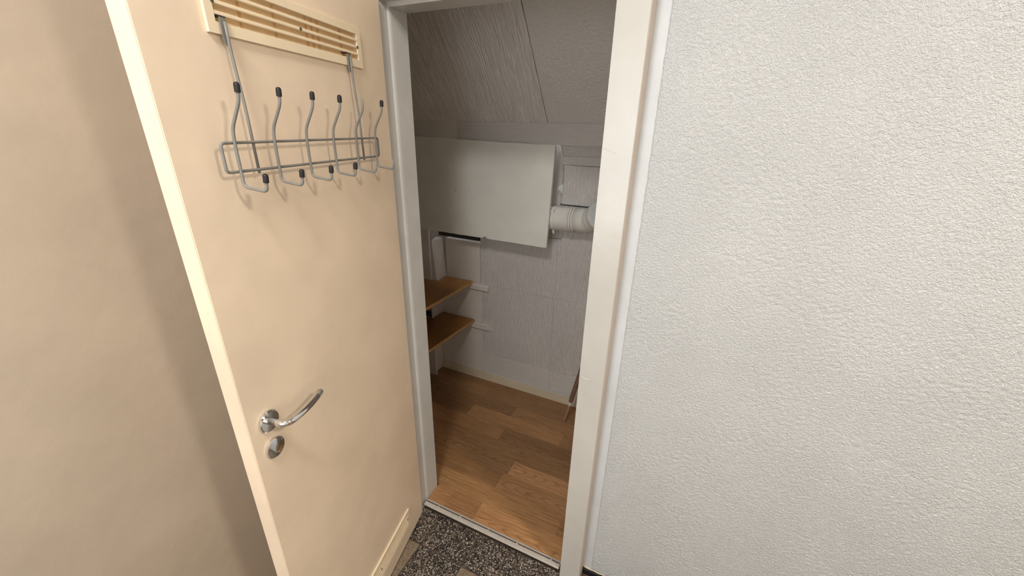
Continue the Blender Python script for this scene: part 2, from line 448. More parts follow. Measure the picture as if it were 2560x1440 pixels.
tag(box('ceiling', (HX0-0.08, HY0-0.08, HZ), (HX1, D1, HZ+0.08), M['white'], bevel=0), kind='structure')

# stucco layer with real relief, right of the frame
def stucco():
    x0, x1, z0, z1, st = W+R_+J+0.0335, 2.02, 0.003, 2.15, 0.0026
    nx, nz = int((x1-x0)/st)+1, int((z1-z0)/st)+1
    rng = np.random.default_rng(5)
    fx = np.fft.fftfreq(nx, st)[None, :]; fz = np.fft.fftfreq(nz, st)[:, None]
    def field(f0, bw, ang, el):
        c, s = math.cos(ang), math.sin(ang)
        u = (fx*c + fz*s)*el; v_ = -fx*s + fz*c
        rr = np.sqrt(u*u + v_*v_)
        flt = np.exp(-((rr-f0)/bw)**2)
        h = np.fft.ifft2(np.fft.fft2(rng.standard_normal((nz, nx)))*flt).real
        return h/h.std()
    def low(f):
        rr = np.sqrt(fx*fx+fz*fz); h = np.fft.ifft2(np.fft.fft2(rng.standard_normal((nz, nx)))*np.exp(-(rr/f)**2)).real
        return h/h.std()
    strokes = np.zeros((nz, nx))
    for f_ in (9, 13, 17):
        n_ = low(f_); m_ = 1/(1+np.exp(-5*(low(7)-0.5)))
        strokes += m_*np.exp(-(n_/0.10)**2)
    h = 0.6*field(110, 60, 0.0, 1.0) + 0.7*field(170, 70, 0.4, 1.25) + 0.2*low(12)
    h = h + 0.55*field(62, 30, 0.3, 1.4)/(1+np.exp(-3*low(4)))
    h = np.tanh(h*0.9)*0.00105 - 0.0009*np.minimum(strokes, 1.2)
    jag = low(90)[:, :1]*0.0003
    X = x0 + np.arange(nx)[None, :]*st + np.zeros((nz, 1)); Z = z0 + np.arange(nz)[:, None]*st + np.zeros((1, nx))
    edge = np.clip(1-np.arange(nx)/4.0, 0, 1)[None, :]
    X = X + jag*edge*1.6
    Y = YW - 0.0022 - h
    h[:, :5] *= np.linspace(.3, 1, 5)[None, :]; Y = np.minimum(YW - 0.0024 - h, YW - 0.0001); Y[:, 0] = YW + 0.0006; Y[0, :] = YW + 0.0006
    co = np.stack([X, Y, Z], -1).reshape(-1, 3).astype(np.float32)
    a = (np.arange(nz-1)[:, None]*nx + np.arange(nx-1)[None, :]).reshape(-1)
    f = np.stack([a, a+1, a+nx+1, a+nx], -1).reshape(-1)
    me = bpy.data.meshes.new('stucco'); nf = len(a)
    me.vertices.add(len(co)); me.vertices.foreach_set('co', (co - np.array(wf.location, dtype=np.float32)).reshape(-1))
    me.loops.add(nf*4); me.loops.foreach_set('vertex_index', f.astype(np.int32))
    me.polygons.add(nf); me.polygons.foreach_set('loop_start', np.arange(nf, dtype=np.int32)*4)
    me.polygons.foreach_set('use_smooth', np.ones(nf, dtype=bool))
    me.update(calc_edges=True); me.validate()
    return link('stucco', me, M['stucco'], wf)
stucco()
for lo_, hi_ in (((2.02, YW-.0028, .003), (HX1, YW, HZ)), ((W+R_+J+.0335, YW-.0028, 2.15), (2.02, YW, HZ))):
    box('stucco', Vector(lo_)-wf.location, Vector(hi_)-wf.location, M['stucco'], wf, 0)
# paint bead along the foot of the stucco and the black skirting tiles under it
bb = empty('baseboard_front', (0.77, YW, ZH)); bb['kind'] = 'structure'
for k in range(8):
    x0 = 0.7655 + 0.245*k
    box('tile', (x0+0.001-0.77, -0.010, 0.0), (min(x0+0.244, HX1)-0.77, 0.0, 0.0285), M['black_tile'], bb, bevel=0.0015)
pts = [Vector((0.767+0.006*k, YW-0.0015+random.uniform(-.0008,.0008), 0.0005+random.uniform(-.0015,.0015))) for k in range(320)]
bead = tube('paint_bead', [p - Vector((0.77, YW, ZH)) for p in pts], [0.0028*random.uniform(.6,1.3) for p in pts], M['skirt'], bb, n=6)

# ------------------------------------------------------------------ door frame
fr = empty('trim_1', (W/2, 0, ZH)); fr['kind'] = 'structure'
off = Vector((W/2, 0, ZH))
def frame_part(name, poly, axis, a0, a1, bev=0.0035):
    o = prism(name, poly, axis, a0, a1, M['frame'], None, bev, 3)
    o.data.transform(Matrix.Translation(-off)); o.parent = fr; return o
xr = W + R_
frame_part('jamb', [(xr,-E_),(xr+J-.001,-E_),(xr+J-.001,D1),(W,D1),(W,.014)]+[(W+.0085*(1-math.cos(k*math.pi/16))*.8, .014*(1-math.sin(k*math.pi/16))) for k in range(1,9)]+[(xr,0)], 'z', ZH, H+0.085, 0.0022)
frame_part('jamb', [(-R_,-E_),(-R_-J,-E_),(-R_-J,D1),(0,D1),(0,.014)]+[(-.0085*(1-math.cos(k*math.pi/16))*.8, .014*(1-math.sin(k*math.pi/16))) for k in range(1,9)]+[(-R_,0)], 'z', ZH, H+0.085, 0.0022)
frame_part('head', [(-E_,H+.012),(-E_,H+.085),(D1,H+.085),(D1,H),(0,H),(0,H+.012)], 'x', -R_, xr, 0.0022)
o = box('frame_edge', (xr+J-.001, -E_+.003, ZH), (xr+J+.0006, YW, H+.085), M['frame_side'], None, 0)
o.location = Vector(o.location)-off; o.parent = fr

for L, r_, mt in (([(0.6893, -0.0354, 0.942), (0.6999, -0.0354, 0.9408), (0.7132, -0.0354, 0.939), (0.7263, -0.0354, 0.9372)], .0013, 'frame'), ([(0.6925, -0.0354, 0.9354), (0.7057, -0.0354, 0.9351), (0.7162, -0.0354, 0.9339)], .0010, 'frame'), ([(0.6899, -0.0354, 1.6321), (0.7047, -0.0354, 1.6278), (0.7238, -0.0354, 1.621)], .0004, 'frame_side')):
    o = tube('paint_crease', [Vector(p)+Vector((0, .0002, 0))-off for p in L], r_, M[mt], fr, 6)
# ------------------------------------------------------------------ threshold strip
th = empty('threshold_strip', (0.345, -0.016, 0.0))
tag(th, 'aluminium threshold strip with small screws across the closet doorway', 'threshold')
prof = [(-.0140,.0010),(-.0152,.0024),(-.0150,.0050),(-.0135,.0072),(-.0100,.0080),(.0028,.0092),(.0030,.0078),(.0098,.0080),(.0100,.0102),(.0128,.0108),(.0170,.0086),(.0170,.0082),(.0128,.0012)]
x0, x1 = 0.004-0.345, 0.679-0.345
prism('profile', prof, 'x', x0, x1, M['alu'], th)
box('groove', (x0+.001, .0031, .0079), (x1-.001, .0097, .00835), M['alu_dark'], th, bevel=0)
for xs_ in (0.195, 0.3400, 0.482, 0.638, 0.075):
    o = lathe_along('screw', (xs_-.345, .0062, .0080), (xs_-.345, .0062, .02), [(0,.0034),(.0012,.0034),(.0020,.0026),(.0024,.0012),(.0016,.0006)], M['screw'], th, 14)

# ------------------------------------------------------------------ closet shell
wb = box('wall_back', (XL, YB+0.035, -0.03), (XR+.25, YB+0.075, 2.3), M['closet_plain'], bevel=0); tag(wb, kind='structure')
ob = Vector(wb.location)
def bpanel(x0, x1, z0, z1, mat, y=YB, th_=0.036, bev=0.0007, nm='panel'):
    return box(nm, Vector((x0, y, z0))-ob, Vector((x1, y+th_, z1))-ob, mat, wb, bev, 2)
g = 0.0004
bpanel(-0.60, -0.255-g, 0.0, 0.735, M['closet_plain'], YB+.0015)
bpanel(-0.522, -0.268, 0.738, 1.004, M['closet_plain'], YB-.006, .040)          # smooth board above the upper shelf
bpanel(-0.60, -0.20, 1.005, 1.09, M['dark'], YB+.030, .004, 0)  # dark sheet standing in for the shade inside the open gap
bpanel(-0.255+g, 0.2397, 0.226+g, 0.728-g, M['closet_z'])
bpanel(0.24025, XR+.25, 0.226+g, 0.728-g, M['closet_z'], YB+.001)
bpanel(-0.255+g, 0.2397, 0.0, 0.226-g, M['closet_x'], YB-.001)
bpanel(0.24025, XR+.25, 0.0, 0.226-g, M['closet_x'])
bpanel(-0.266, 0.2397, 0.728+g, 1.60, M['closet_z'], YB+.0005)
bpanel(0.24025, XR+.25, 0.728+g, 1.286, M['closet_z'])
# recess above the pipe
prism('panel', [(y_-ob.y, z_-ob.z) for y_, z_ in ((.918, 1.628), (.9935, 1.5445), (1.004, 1.5445), (1.004, 1.64), (.918, 1.64))], 'x', 0.2360-ob.x, XR-ob.x, M['closet_st'], wb, .001)
bpanel(0.24025, XR+.25, 1.500, 1.544, M['closet_x'], YB-.002)
bpanel(0.251, XR+.25, 1.2935, 1.4985, M['closet_z'], YB-.008, .043, .003)
bpanel(0.150, 0.2475, 1.2945, 1.60, M['closet_z'], YB+.004, .030)

# baseboard
bs = empty('baseboard_back', (0, YB, 0)); bs['kind'] = 'structure'
def top_jit(x0, x1, n=14):
    return [(x1 - (x1-x0)*k/n, 0.067 + random.uniform(-.0012, .0012)) for k in range(n+1)]
for x0, x1 in ((-0.588, -0.440), (-0.439, XR)):
    o = prism('board', [(x0, 0.0082), (x1, 0.0082)] + top_jit(x0, x1, 6 if x1 < 0 else 26), 'y', -0.0125, -0.0005, M['skirt'], bs, 0.0)
for xn, zn in ((-.505,.034),(-.462,.03),(-.352,.036),(.155,.040)):
    lathe_along('nail', (xn,-.0122,zn), (xn,-.02,zn), [(0,.0022),(.0006,.0022),(.001,.0012)], M['dark'], bs, 8)
pts = [Vector((-0.25+0.008*k, -.0055+random.uniform(-.001,.001), 0.0695+random.uniform(-.001,.001))) for k in range(88)]
o = tube('filler', pts, [0.0030*random.uniform(.3,1.3) for p in pts], M['plaster'], bs, n=6)

# side walls and front inside
tag(box('wall_right', (XR, D1, -0.03), (XR+0.06, YB+.03, 2.4), M['closet_z'], bevel=0), kind='structure')
wl = box('wall_closet', (XL-0.06, D1, -0.03), (XL, YB+.03, 2.4), M['closet_plain'], bevel=0); tag(wl, kind='structure')
tag(box('wall_inner', (XL, D1+.0005, -0.03), (-R_-J+.02, D1+.03, 2.4), M['closet_plain'], bevel=0), kind='structure')
# upright board left of the boxed post, with the patch of old wallpaper showing
ub = box('trim_2', (XL, 0.868, 0.009), (-0.566, 0.886, 1.58), M['closet_plain'], None, 0.002); tag(ub, kind='structure')
uo = Vector(ub.location)
bm = bmesh.new()
P_ = [(-.668,.470),(-.575,.470),(-.574,.500),(-.580,.530),(-.577,.560),(-.585,.590),(-.594,.612),(-.60,.640),(-.612,.652),(-.668,.654)]
A = [bm.verts.new((x, .8655, z)) for x, z in P_]; B = [bm.verts.new((x, .8679, z)) for x, z in P_]
bm.faces.new(A); bm.faces.new(B[::-1])
for i in range(len(P_)): bm.faces.new([A[i], B[i], B[(i+1)%len(P_)], A[(i+1)%len(P_)]])
o = link('wallpaper_patch', bm_mesh('wallpaper_patch', bm), M['wallpaper'], ub); o.location = -uo

# leaning boxed post in the back left corner
lev = [(0.009, -.592, .905, -.592), (0.465, -.574, .905, -.573), (0.745, -.519, .884, -.532), (0.96, -.548, .894, -.546), (1.0, -.556, .900, -.549)]
bm = bmesh.new(); rings = []
for z, xf, yf, xb in lev:
    rings.append([bm.verts.new(p) for p in [(-.566 if xf > -.56 else min(-.592, xf-.02), yf, z), (xf-.012, yf-.001, z), (xf, yf+.012, z), (xb, YB-.003, z), (min(-.60, xb-.05), YB-.003, z)]])
for a, b in zip(rings, rings[1:]):
    for k in range(5): bm.faces.new([a[k], a[(k+1)%5], b[(k+1)%5], b[k]])
bm.faces.new(rings[0][::-1]); bm.faces.new(rings[-1])
post = link('trim_3', bm_mesh('trim_3', bm), M['closet_plain']); post['kind'] = 'structure'
# crumbled plaster at its foot
bm = bmesh.new()
for k in range(16):
    x, y = random.uniform(-.63, -.592), random.uniform(.895, .965)
    r = random.uniform(.004, .010)
    q = bmesh.ops.create_icosphere(bm, subdivisions=1, radius=r)
    for v_ in q['verts']: v_.co = Vector((v_.co.x*random.uniform(.8,1.3)+x-.0, v_.co.y+y-.035+.03*random.random(), max(v_.co.z*.7+r*.5, 0)+.0085))
o = link('plaster_crumbs', bm_mesh('plaster_crumbs', bm), M['plaster']); tag(o, 'crumbs of loose plaster on the floor at the foot of the boxed post', 'debris', kind='stuff')

# sloping soffit under the stairs, beam at its foot, flat part
sl = empty('ceiling_slope', (0, 0.87, 1.704)); sl['kind'] = 'structure'
ang = math.atan2(1.22, -1.0)          # direction up the slope in (y, z)
dy, dz = math.cos(ang), math.sin(ang); ny, nz = dz, -dy   # normal pointing away from the room (back/up)
Ls = 0.405/dz*1.0
def slab(x0, x1, s0, s1, t0, th_, mat, bev=0.002):
    bm = bmesh.new(); add_box(bm, (x0, s0, 0), (x1, s1, th_)); bevel_all(bm, bev, 2)
    for v_ in bm.verts:
        s_, t_ = v_.co.y, v_.co.z + t0
        v_.co = Vector((v_.co.x, dy*s_ + ny*t_, dz*s_ + nz*t_))
    return link('panel', bm_mesh('panel', bm), mat, sl)
Ls = 0.43/dz
slab(XL, -0.3652, -0.012, Ls, 0.0035, .02, M['closet_s'])
slab(-0.3635, 0.187, -0.012, Ls, 0.0, .02, M['closet_s'])
slab(0.1895, XR, -0.012, Ls, 0.001, .02, M['closet_st'])
slab(-0.3662, -0.3628, -0.012, Ls, -0.0016, .003, M['closet_s'], .0008)
slab(XL, XR, -0.02, Ls+.02, 0.0242, .02, M['closet_plain'], 0)
tag(box('ceiling_flat', (XL, D1+.001, 2.134), (XR, 0.55, 2.20), M['closet_plain'], bevel=0.001), kind='structure')
box('wall_header', (-.06, D1, H+.06), (W+.06, D1+.02, 2.14), M['closet_plain'], bevel=0)['kind'] = 'structure'
bmn = empty('trim_4', (0, 0.885, 1.60)); bmn['kind'] = 'structure'
o = box('beam_board', (XL, -.011, .006), (-0.3355, .03, .106), M['closet_plain'], bmn, 0.002)
def wavy(x0, x1, z, n, a): return [(x0 + (x1-x0)*k/n, z + random.uniform(-a, a)) for k in range(n+1)]
o = prism('beam_board', wavy(-0.334, XR, .0015, 40, .0012) + [(XR, .0965)] + wavy(XR, -0.334, .0985, 40, .0007)[1:] + [], 'y', -.015, .03, M['closet_x'], bmn)

# ------------------------------------------------------------------ things in the closet
cb = empty('cover_board', (-0.34, 0.8505, 1.083))
tag(cb, 'white painted cover board with chipped lower edge boxed in below the sloping ceiling', 'board')
def LB(x): return 1.0855 + (x+.60)*(-.0055/.83)
bot = []
x = -0.93
notches = {-.165: .004, -.150: .010, -.138: .009, -.128: .003, .035: .004, .07: .003}
while x < 0.215:
    bot.append((x, LB(x) + random.uniform(-.0008, .0008))); x += 0.03
extra = [(-.174, .001), (-.160, .004), (-.150, .011), (-.139, .010), (-.133, .001), (.030, .0005), (.036, .005), (.042, .0005), (.083, .0), (.088, .003), (.096, .0)]
bot += [(a, LB(a)+b) for a, b in extra]; bot.sort()
bot = [p for p in bot if not any(abs(p[0]-a) < .006 and p[1] != LB(a)+b for a, b in extra)]
poly = bot + [(0.2185, 1.0812), (0.2265, 1.0800), (0.2285, 1.0826), (0.2472, 1.5965), (0.2455, 1.5985)] + [(0.20, 1.5995)] + [(x_, 1.6180 - (x_+.604)*(.0200/.851) + random.uniform(-.0015, .0015)) for x_ in [0.15-.035*k for k in range(31)]]
o = prism('panel', [(px+.34, pz-1.083) for px, pz in poly], 'y', -.009, .009, M['cover'], cb, 0.0)
for bx, bz in ((-.46, 1.12), (-.445, 1.10), (-.44, 1.13), (-.405, 1.185), (-.385, 1.21), (-.375, 1.225), (-.405,1.165), (-.37,1.24), (-.35,1.30), (-.375,1.315)):
    bm = bmesh.new(); bmesh.ops.create_icosphere(bm, subdivisions=2, radius=1.0)
    a_, c_ = random.uniform(.004,.007), random.uniform(.005,.012)
    for v_ in bm.verts: v_.co = Vector((v_.co.x*a_, v_.co.y*.0014, v_.co.z*c_))
    link('paint_blister', bm_mesh('paint_blister', bm, True), M['cover'], cb, (bx+.34, -.009, bz-1.083))
for bx, bz in ((-.335, 1.338), (-.55, 1.20)):
    lathe_along('screw_hole', (bx+.34, -.0088, bz-1.083), (bx+.34, -.02, bz-1.083), [(0,.003),(.0005,.003),(.0007,.001)], M['dark'], cb, 8)
for x_ in (-.80, .05):
    box('cleat', (x_+.34-.02, .0092, 1.56-1.083), (x_+.34+.02, .0190, 1.606-1.083), M['closet_plain'], cb, .001)

# drain pipe
dp = empty('drain_pipe', (0.30, 0.925, 1.226))
tag(dp, 'white plastic drain pipe with elbow and grey end cap beside the cover board', 'pipe')
o0 = Vector((0.30, 0.925, 1.226)); RP = 0.0615
def L_(p): return Vector(p)-o0
c0 = Vector((.10, .925, 1.2225)); c1 = Vector((.352, .925, 1.230))
ax = (c1-c0).normalized()
lathe_along('pipe', L_(c0), L_(c1), [(0, RP), (0.15, RP), ((c1-c0).length-.03, RP)], M['pipe'], dp, 40)
# coupling with rings
s0 = c0 + ax*0.218
lathe_along('coupling', L_(s0), L_(s0+ax), [(0,RP+.0005),(.002,RP+.004),(.010,RP+.0042),(.0106,RP+.0030),(.0116,RP+.0030),(.0122,RP+.0045),(.0225,RP+.0045),(.0232,RP+.003),(.0242,RP+.003),(.025,RP+.0042),(.033,RP+.004),(.036,RP+.0005)], M['pipe'], dp, 40)
for t_ in (.0111, .0237):
    lathe_along('seal', L_(s0+ax*(t_-.0006)), L_(s0+ax*2), [(0,RP+.0036),(.0012,RP+.0036)], M['seal'], dp, 40)
# elbow
d2 = Vector((.62, -.66, .42)).normalized()
e0 = s0 + ax*.030; e1 = e0 + ax*.082; e2 = e1 + d2*.082
path = fillet([e0, e1, e2], .055, 10)
tube('elbow', [L_(p) for p in path], RP-.0005, M['pipe'], dp, 40)
k0 = e2 - d2*.008
lathe_along('socket', L_(k0), L_(k0+d2), [(0,RP),(.003,RP+.006),(.012,RP+.0065),(.0126,RP+.0052),(.0136,RP+.0052),(.0142,RP+.0075),(.026,RP+.008),(.0266,RP+.0065),(.0276,RP+.0065),(.0282,RP+.0095),(.040,RP+.010),(.040,RP+.004)], M['pipe'], dp, 44)
for t_ in (.0131, .0271):
    lathe_along('seal', L_(k0+d2*(t_-.0006)), L_(k0+d2*2), [(0,RP+.0057 if t_ < .02 else RP+.0070),(.0012,RP+.0057 if t_ < .02 else RP+.0070)], M['seal'], dp, 44)
capo = lathe_along('end_cap', L_(k0+d2*.0385), L_(k0+d2), [(0,RP+.0085),(.004,RP+.0085),(.0055,RP+.006),(.0058,.01),(.0058,.0001)], M['disc'], dp, 44)
side = d2.cross(Vector((0,0,1))).normalized(); upv = side.cross(d2)
lathe_along('knob', L_(k0+d2*.0440-side*.036+upv*.012), L_(k0+d2*1-side*.036+upv*.012), [(0,.006),(.002,.006),(.0035,.004),(.0036,.0005)], M['disc'], capo, 16).parent = capo
# pipe clamp at the board
kc = c0 + ax*.133
lathe_along('clamp', L_(kc), L_(kc+ax), [(0,RP+.0006),(.0005,RP+.003),(.016,RP+.003),(.0165,RP+.0006)], M['pipe'], dp, 40)
cz = kc + ax*.008
o = box('clamp_lug', L_(cz+Vector((-.010,-.058,.030))), L_(cz+Vector((.008,-.046,.056))), M['pipe'], dp, .002)
lathe_along('bolt', L_(cz+Vector((0,-.020,-.075))), L_(cz+Vector((0,-.030,-.075))), [(0,.008),(.006,.008),(.007,.005),(.012,.005),(.0125,.001)], M['screw'], dp, 6, False)
box('clamp_lug', L_(cz+Vector((-.006,-.026,-.083))), L_(cz+Vector((.006,.0,-.060))), M['pipe'], dp, .002)
# wall bracket carrying the clamp
box('bracket', L_(cz+Vector((-.008,.058,-.012))), L_(cz+Vector((.008,.0702,.012))), M['pipe'], dp, .001)

nl = empty('nail', (0.255, 0.980, 1.1035))
tag(nl, 'thin bent nail sticking out of the wall under the drain pipe', 'nail')
tube('shank', [(-.075,-.004,-.004),(-.03,-.0045,-.002),(0,-.003,0),(.004,.016,0)], .0016, M['alu_dark'], nl, 8)
lathe_along('nail_head', (.0035,.0005,0), (.0035,-.01,0), [(0,.0032),(.0035,.0038),(.0042,.002)], M['screw'], nl, 10)

# plaster lump and torn edge in the recess
pl = empty('plaster_lump', (0.240, YB-.006, 1.365))
tag(pl, 'rough triangular lump of plaster stuck beside the recessed panel above the pipe', 'plaster')
bm = bmesh.new()
P_ = [(-.021,.000),(-.016,.016),(-.008,.027),(.004,.032),(.016,.034),(.019,.015),(.017,-.023),(.012,-.022),(-.006,-.012)]
A = [bm.verts.new((x, .008, z)) for x, z in P_]; B = [bm.verts.new((x*.86, -.006+random.uniform(-.003,.003), z*.86+.001)) for x, z in P_]
cfr = bm.verts.new((.0, -.014, .006)); bm.faces.new(A)
for i in range(len(P_)):
    bm.faces.new([A[i], B[i], B[(i+1)%len(P_)], A[(i+1)%len(P_)]]); bm.faces.new([B[i], cfr, B[(i+1)%len(P_)]])
link('lump', bm_mesh('lump', bm), M['plaster'], pl)
pts = [Vector((.0065+random.uniform(-.0018,.0018), -.002, .042+.0042*k)) for k in range(20)]
tube('torn_edge', pts, [random.uniform(.0012,.0034) for _ in pts], M['plaster'], pl, 6)

# shelves and their battens
def shelf(name, label, poly, z, th_):
    e = empty(name, (-0.60, 0.55, z)); tag(e, label, 'shelf', 'wooden shelves in the closet')
    P = [(x+.60, y-.55) for x, y in poly]
    o = prism('board', P, 'z', -th_, 0, M['shelf'], e, 0.0012, 1)
    a, b = P[0], P[1]                                   # front edge banding
    dx, dyy = b[0]-a[0], b[1]-a[1]; l = math.hypot(dx, dyy); nx_, ny_ = -dyy/l, dx/l
    if nx_ < 0: nx_, ny_ = -nx_, -ny_
    prism('edge_band', [a, b, (b[0]+nx_*.0014, b[1]+ny_*.0014), (a[0]+nx_*.0014, a[1]+ny_*.0014)], 'z', -th_+.0004, -.0004, M['shelf_edge'], e)
    return e
shelf('shelf', 'upper brown wooden shelf, notched round the boxed post', [(-.320,.982),(-.345,.130),(-.94,.130),(-.94,.866),(-.566,.866),(-.566,.879),(-.505,.883),(-.522,.982)], 0.741, .018)
shelf('shelf', 'lower brown wooden shelf, nearer the closet floor', [(-.312,.985),(-.362,.130),(-.94,.130),(-.94,.863),(-.598,.863),(-.598,.899),(-.565,.899),(-.568,.985)], 0.466, .018)
def batten(x0, x1, z0, z1, label):
    e = empty('shelf_batten', ((x0+x1)/2, YB-.010, z0)); tag(e, label, 'batten', 'white battens under the shelves')
    h = (x1-x0)/2
    box('strip', (-h, -.010, 0), (h, .009, z1-z0), M['closet_plain'], e, .0018)
    for q in (.94, .97):
        pass
batten(-.530, -.2015, .690, .7225, 'white wooden batten on the back wall under the upper shelf')
batten(-.560, -.1940, .409, .4475, 'white wooden batten on the back wall under the lower shelf')

# wooden pole in the right corner
pb, pt = Vector((0.4135, 0.822, 0.0082)), Vector((0.6635, 0.935, 1.38))
wp = empty('wooden_pole', pb); d = (pt-pb); L = d.length; dn = d.normalized()
tag(wp, 'worn wooden pole with a pale smear standing half hidden behind the right jamb', 'pole')
lathe_along('tip', (0,0,0), dn*.13, [(0,.0085),(.004,.0105),(.125,.0110)], M['pole'], wp, 16)
lathe_along('pale_band', dn*.125, dn*.2, [(0,.0112),(.003,.0124),(.022,.0126),(.026,.0112)], M['pale'], wp, 16)
lathe_along('shaft', dn*.151, dn*L, [(0,.0118),(.02,.0136),(L-.16,.0130),(L-.152,.009)], M['pole_dark'], wp, 16)

# ------------------------------------------------------------------ the door
ang_d = math.atan2(-0.97672, 0.2145)        # along the leaf, hinge to free edge
dr = empty('door_1', (0.0088, -0.050, ZH), ang_d); dr['kind'] = 'structure'
# leaf coordinates: x = along leaf from the hinge edge, y = + out of the visible face, z up
DW, DT = 0.705, 0.039
zo = ZH
VZ = [(0.058, 0.150), (1.8165, 1.9095)]      # the two grilles
VX = (0.125, 0.585)
bm = bmesh.new()
HB, HT = 0.010, 2.012-zo
hx0, hx1 = VX[0]+.016, VX[1]-.016
holes = [(VZ[0][0]+.018-zo, VZ[0][1]-.014-zo), (VZ[1][0]+.020-zo, VZ[1][1]-.0145-zo)]
zs = [HB, holes[0][0], holes[0][1], holes[1][0], holes[1][1], HT]; xs_ = [0.0, hx0, hx1, DW]
def grid_face(y, flip):
    V = [[bm.verts.new((x, y, z)) for x in xs_] for z in zs]
    for j in range(5):
        for i in range(3):
            if i == 1 and j in (1, 3): continue
            f = [V[j][i], V[j][i+1], V[j+1][i+1], V[j+1][i]]
            bm.faces.new(f[::-1] if flip else f)
    return V
F = grid_face(0.0, False); Bk = grid_face(-DT, True)
for i in range(3):
    bm.faces.new([F[0][i], F[0][i+1], Bk[0][i+1], Bk[0][i]]); bm.faces.new([F[5][i], F[5][i+1], Bk[5][i+1], Bk[5][i]])
for j in range(5):
    bm.faces.new([F[j][0], F[j+1][0], Bk[j+1][0], Bk[j][0]]); bm.faces.new([F[j][3], F[j+1][3], Bk[j+1][3], Bk[j][3]])
for j in (1, 3):
    for (a, b) in (((j,1),(j,2)), ((j+1,1),(j+1,2)), ((j,1),(j+1,1)), ((j,2),(j+1,2))):
        bm.faces.new([F[a[0]][a[1]], F[b[0]][b[1]], Bk[b[0]][b[1]], Bk[a[0]][a[1]]])
bmesh.ops.recalc_face_normals(bm, faces=bm.faces[:])
sharp = [e for e in bm.edges if len(e.link_faces) == 2 and e.calc_face_angle() > 1.0]
bmesh.ops.bevel(bm, geom=sharp, offset=.0016, segments=2, affect='EDGES')
link('leaf', bm_mesh('leaf', bm), M['door'], dr)

def grille(z0, z1, screws, loose):
    g_ = empty('vent_grille', ((VX[0]+VX[1])/2, 0.0, z0-zo)); g_.parent = dr
    g_['label'] = 'cream slatted vent grille with wood showing in its slots'
    hw = (VX[1]-VX[0])/2; hh = z1-z0
    bm = bmesh.new(); bt, btop, bsd = .0185, .0145, .0165
    for lo_, hi_ in (((-hw, .0003, 0), (hw, .0062, bt)), ((-hw, .0003, hh-btop), (hw, .0062, hh)), ((-hw, .0003, bt), (-hw+bsd, .0062, hh-btop)), ((hw-bsd, .0003, bt), (hw, .0062, hh-btop))):
        add_box(bm, lo_, hi_)
    bmesh.ops.remove_doubles(bm, verts=bm.verts[:], dist=1e-6)
    link('vent_frame', bm_mesh('vent_frame', bm), M['door_core'], g_)
    n_s = 4; span = hh-bt-btop; bar = .0056; slot = (span-3*bar)/4
    me = None
    for k in range(3):
        zc = bt + slot*(k+1) + bar*k
        if me is None:
            bm = bmesh.new(); add_box(bm, (-hw+bsd, -.0010, 0), (hw-bsd, .0058, bar)); bevel_all(bm, .0008, 1)
            me = bm_mesh('slat', bm); me.materials.append(M['door_core'])
        link('slat', me, None, g_, (0, 0, zc))
    box('backing', (-hw+bsd, -.0130, bt), (hw-bsd, -.0080, hh-btop), M['ventwood'], g_, 0)
    for k, xk in enumerate((-.16, -.075, -.055, -.035, .06, .145)):
        box('divider', (xk-.0025, -.0079, bt+.0005), (xk+.0025, -.0060, hh-btop-.0005), M['ventwood_dark'], g_, 0.0005)
    for xk in (-hw+bsd+.001, 0.0, hw-bsd-.001):
        zc = bt + 2*slot + 1.5*bar
        lathe_along('screw', (xk, .0055, zc), (xk, .02, zc), [(0,.0034),(.0015,.0034),(.0020,.0022),(.0021,.0006)], M['seal'], g_, 12)
    return g_
grille(*VZ[1], True, True)
grille(*VZ[0], True, True)

# lever handle
hd = empty('door_handle', (0.655, 0.0, 1.054-zo)); hd.parent = dr
hd['label'] = 'curved chrome lever handle'
lathe_along('rose', (0,.0003,0), (0,.03,0), [(0,.026),(.006,.026),(.0085,.0235),(.009,.010)], M['chrome'], hd, 32)
lp = fillet([(0,.006,0), (0,.050,0), (-.045,.055,0), (-.085,.052,.0005), (-.1175,.046,.0025)], .018, 8)
lr = [.0088]*len(lp)
n_ = len(lp)
o = tube('lever', lp, [.0084]*n_, M['chrome'], hd, 18)
bm = bmesh.new(); bmesh.ops.create_uvsphere(bm, u_segments=18, v_segments=10, radius=.0084)
link('lever_end', bm_mesh('lever_end', bm, True), M['chrome'], hd, lp[-1])
lathe_along('lock_rose', (0,.0003,-.075), (0,.03,-.075), [(0,.025),(.006,.025),(.008,.0225),(.0082,.004)], M['chrome'], hd, 32)
# ------------------------------------------------------------------ hook rack on the door
Mdoor = Matrix.Translation((0.0088, -0.050, ZH)) @ Matrix.Rotation(ang_d, 4, 'Z')
ho = Vector((0.375, 0.02, 1.60-zo))
hr = empty('hook_rack', Mdoor @ ho, ang_d)
tag(hr, 'grey wire hook rack with black capped prongs hung from the upper door vent', 'hook rack')
def HL(s, o_, z): return Vector((s, o_, z-zo)) - ho
za, zb_, sr, sl_ = 1.6405, 1.5905, 0.118, 0.632
loop = [HL(sr+.006,.0245,za), HL(sl_-.006,.0245,za), HL(sl_,.0245,za), HL(sl_,.0245,za-.006), HL(sl_,.0245,zb_+.006), HL(sl_,.0245,zb_), HL(sl_-.006,.0245,zb_), HL(sr+.006,.0245,zb_), HL(sr,.0245,zb_), HL(sr,.0245,zb_+.006), HL(sr,.0245,za-.006), HL(sr,.0245,za)]
def rr(cs, r):
    out = []
    for i in range(4):
        a, b, c = Vector(cs[i-1]), Vector(cs[i]), Vector(cs[(i+1) % 4])
        p, q = b+(a-b).normalized()*r, b+(c-b).normalized()*r
        for k in range(7):
            t_ = k/6; out.append(p*(1-t_)**2 + b*2*t_*(1-t_) + q*t_*t_)
    return out
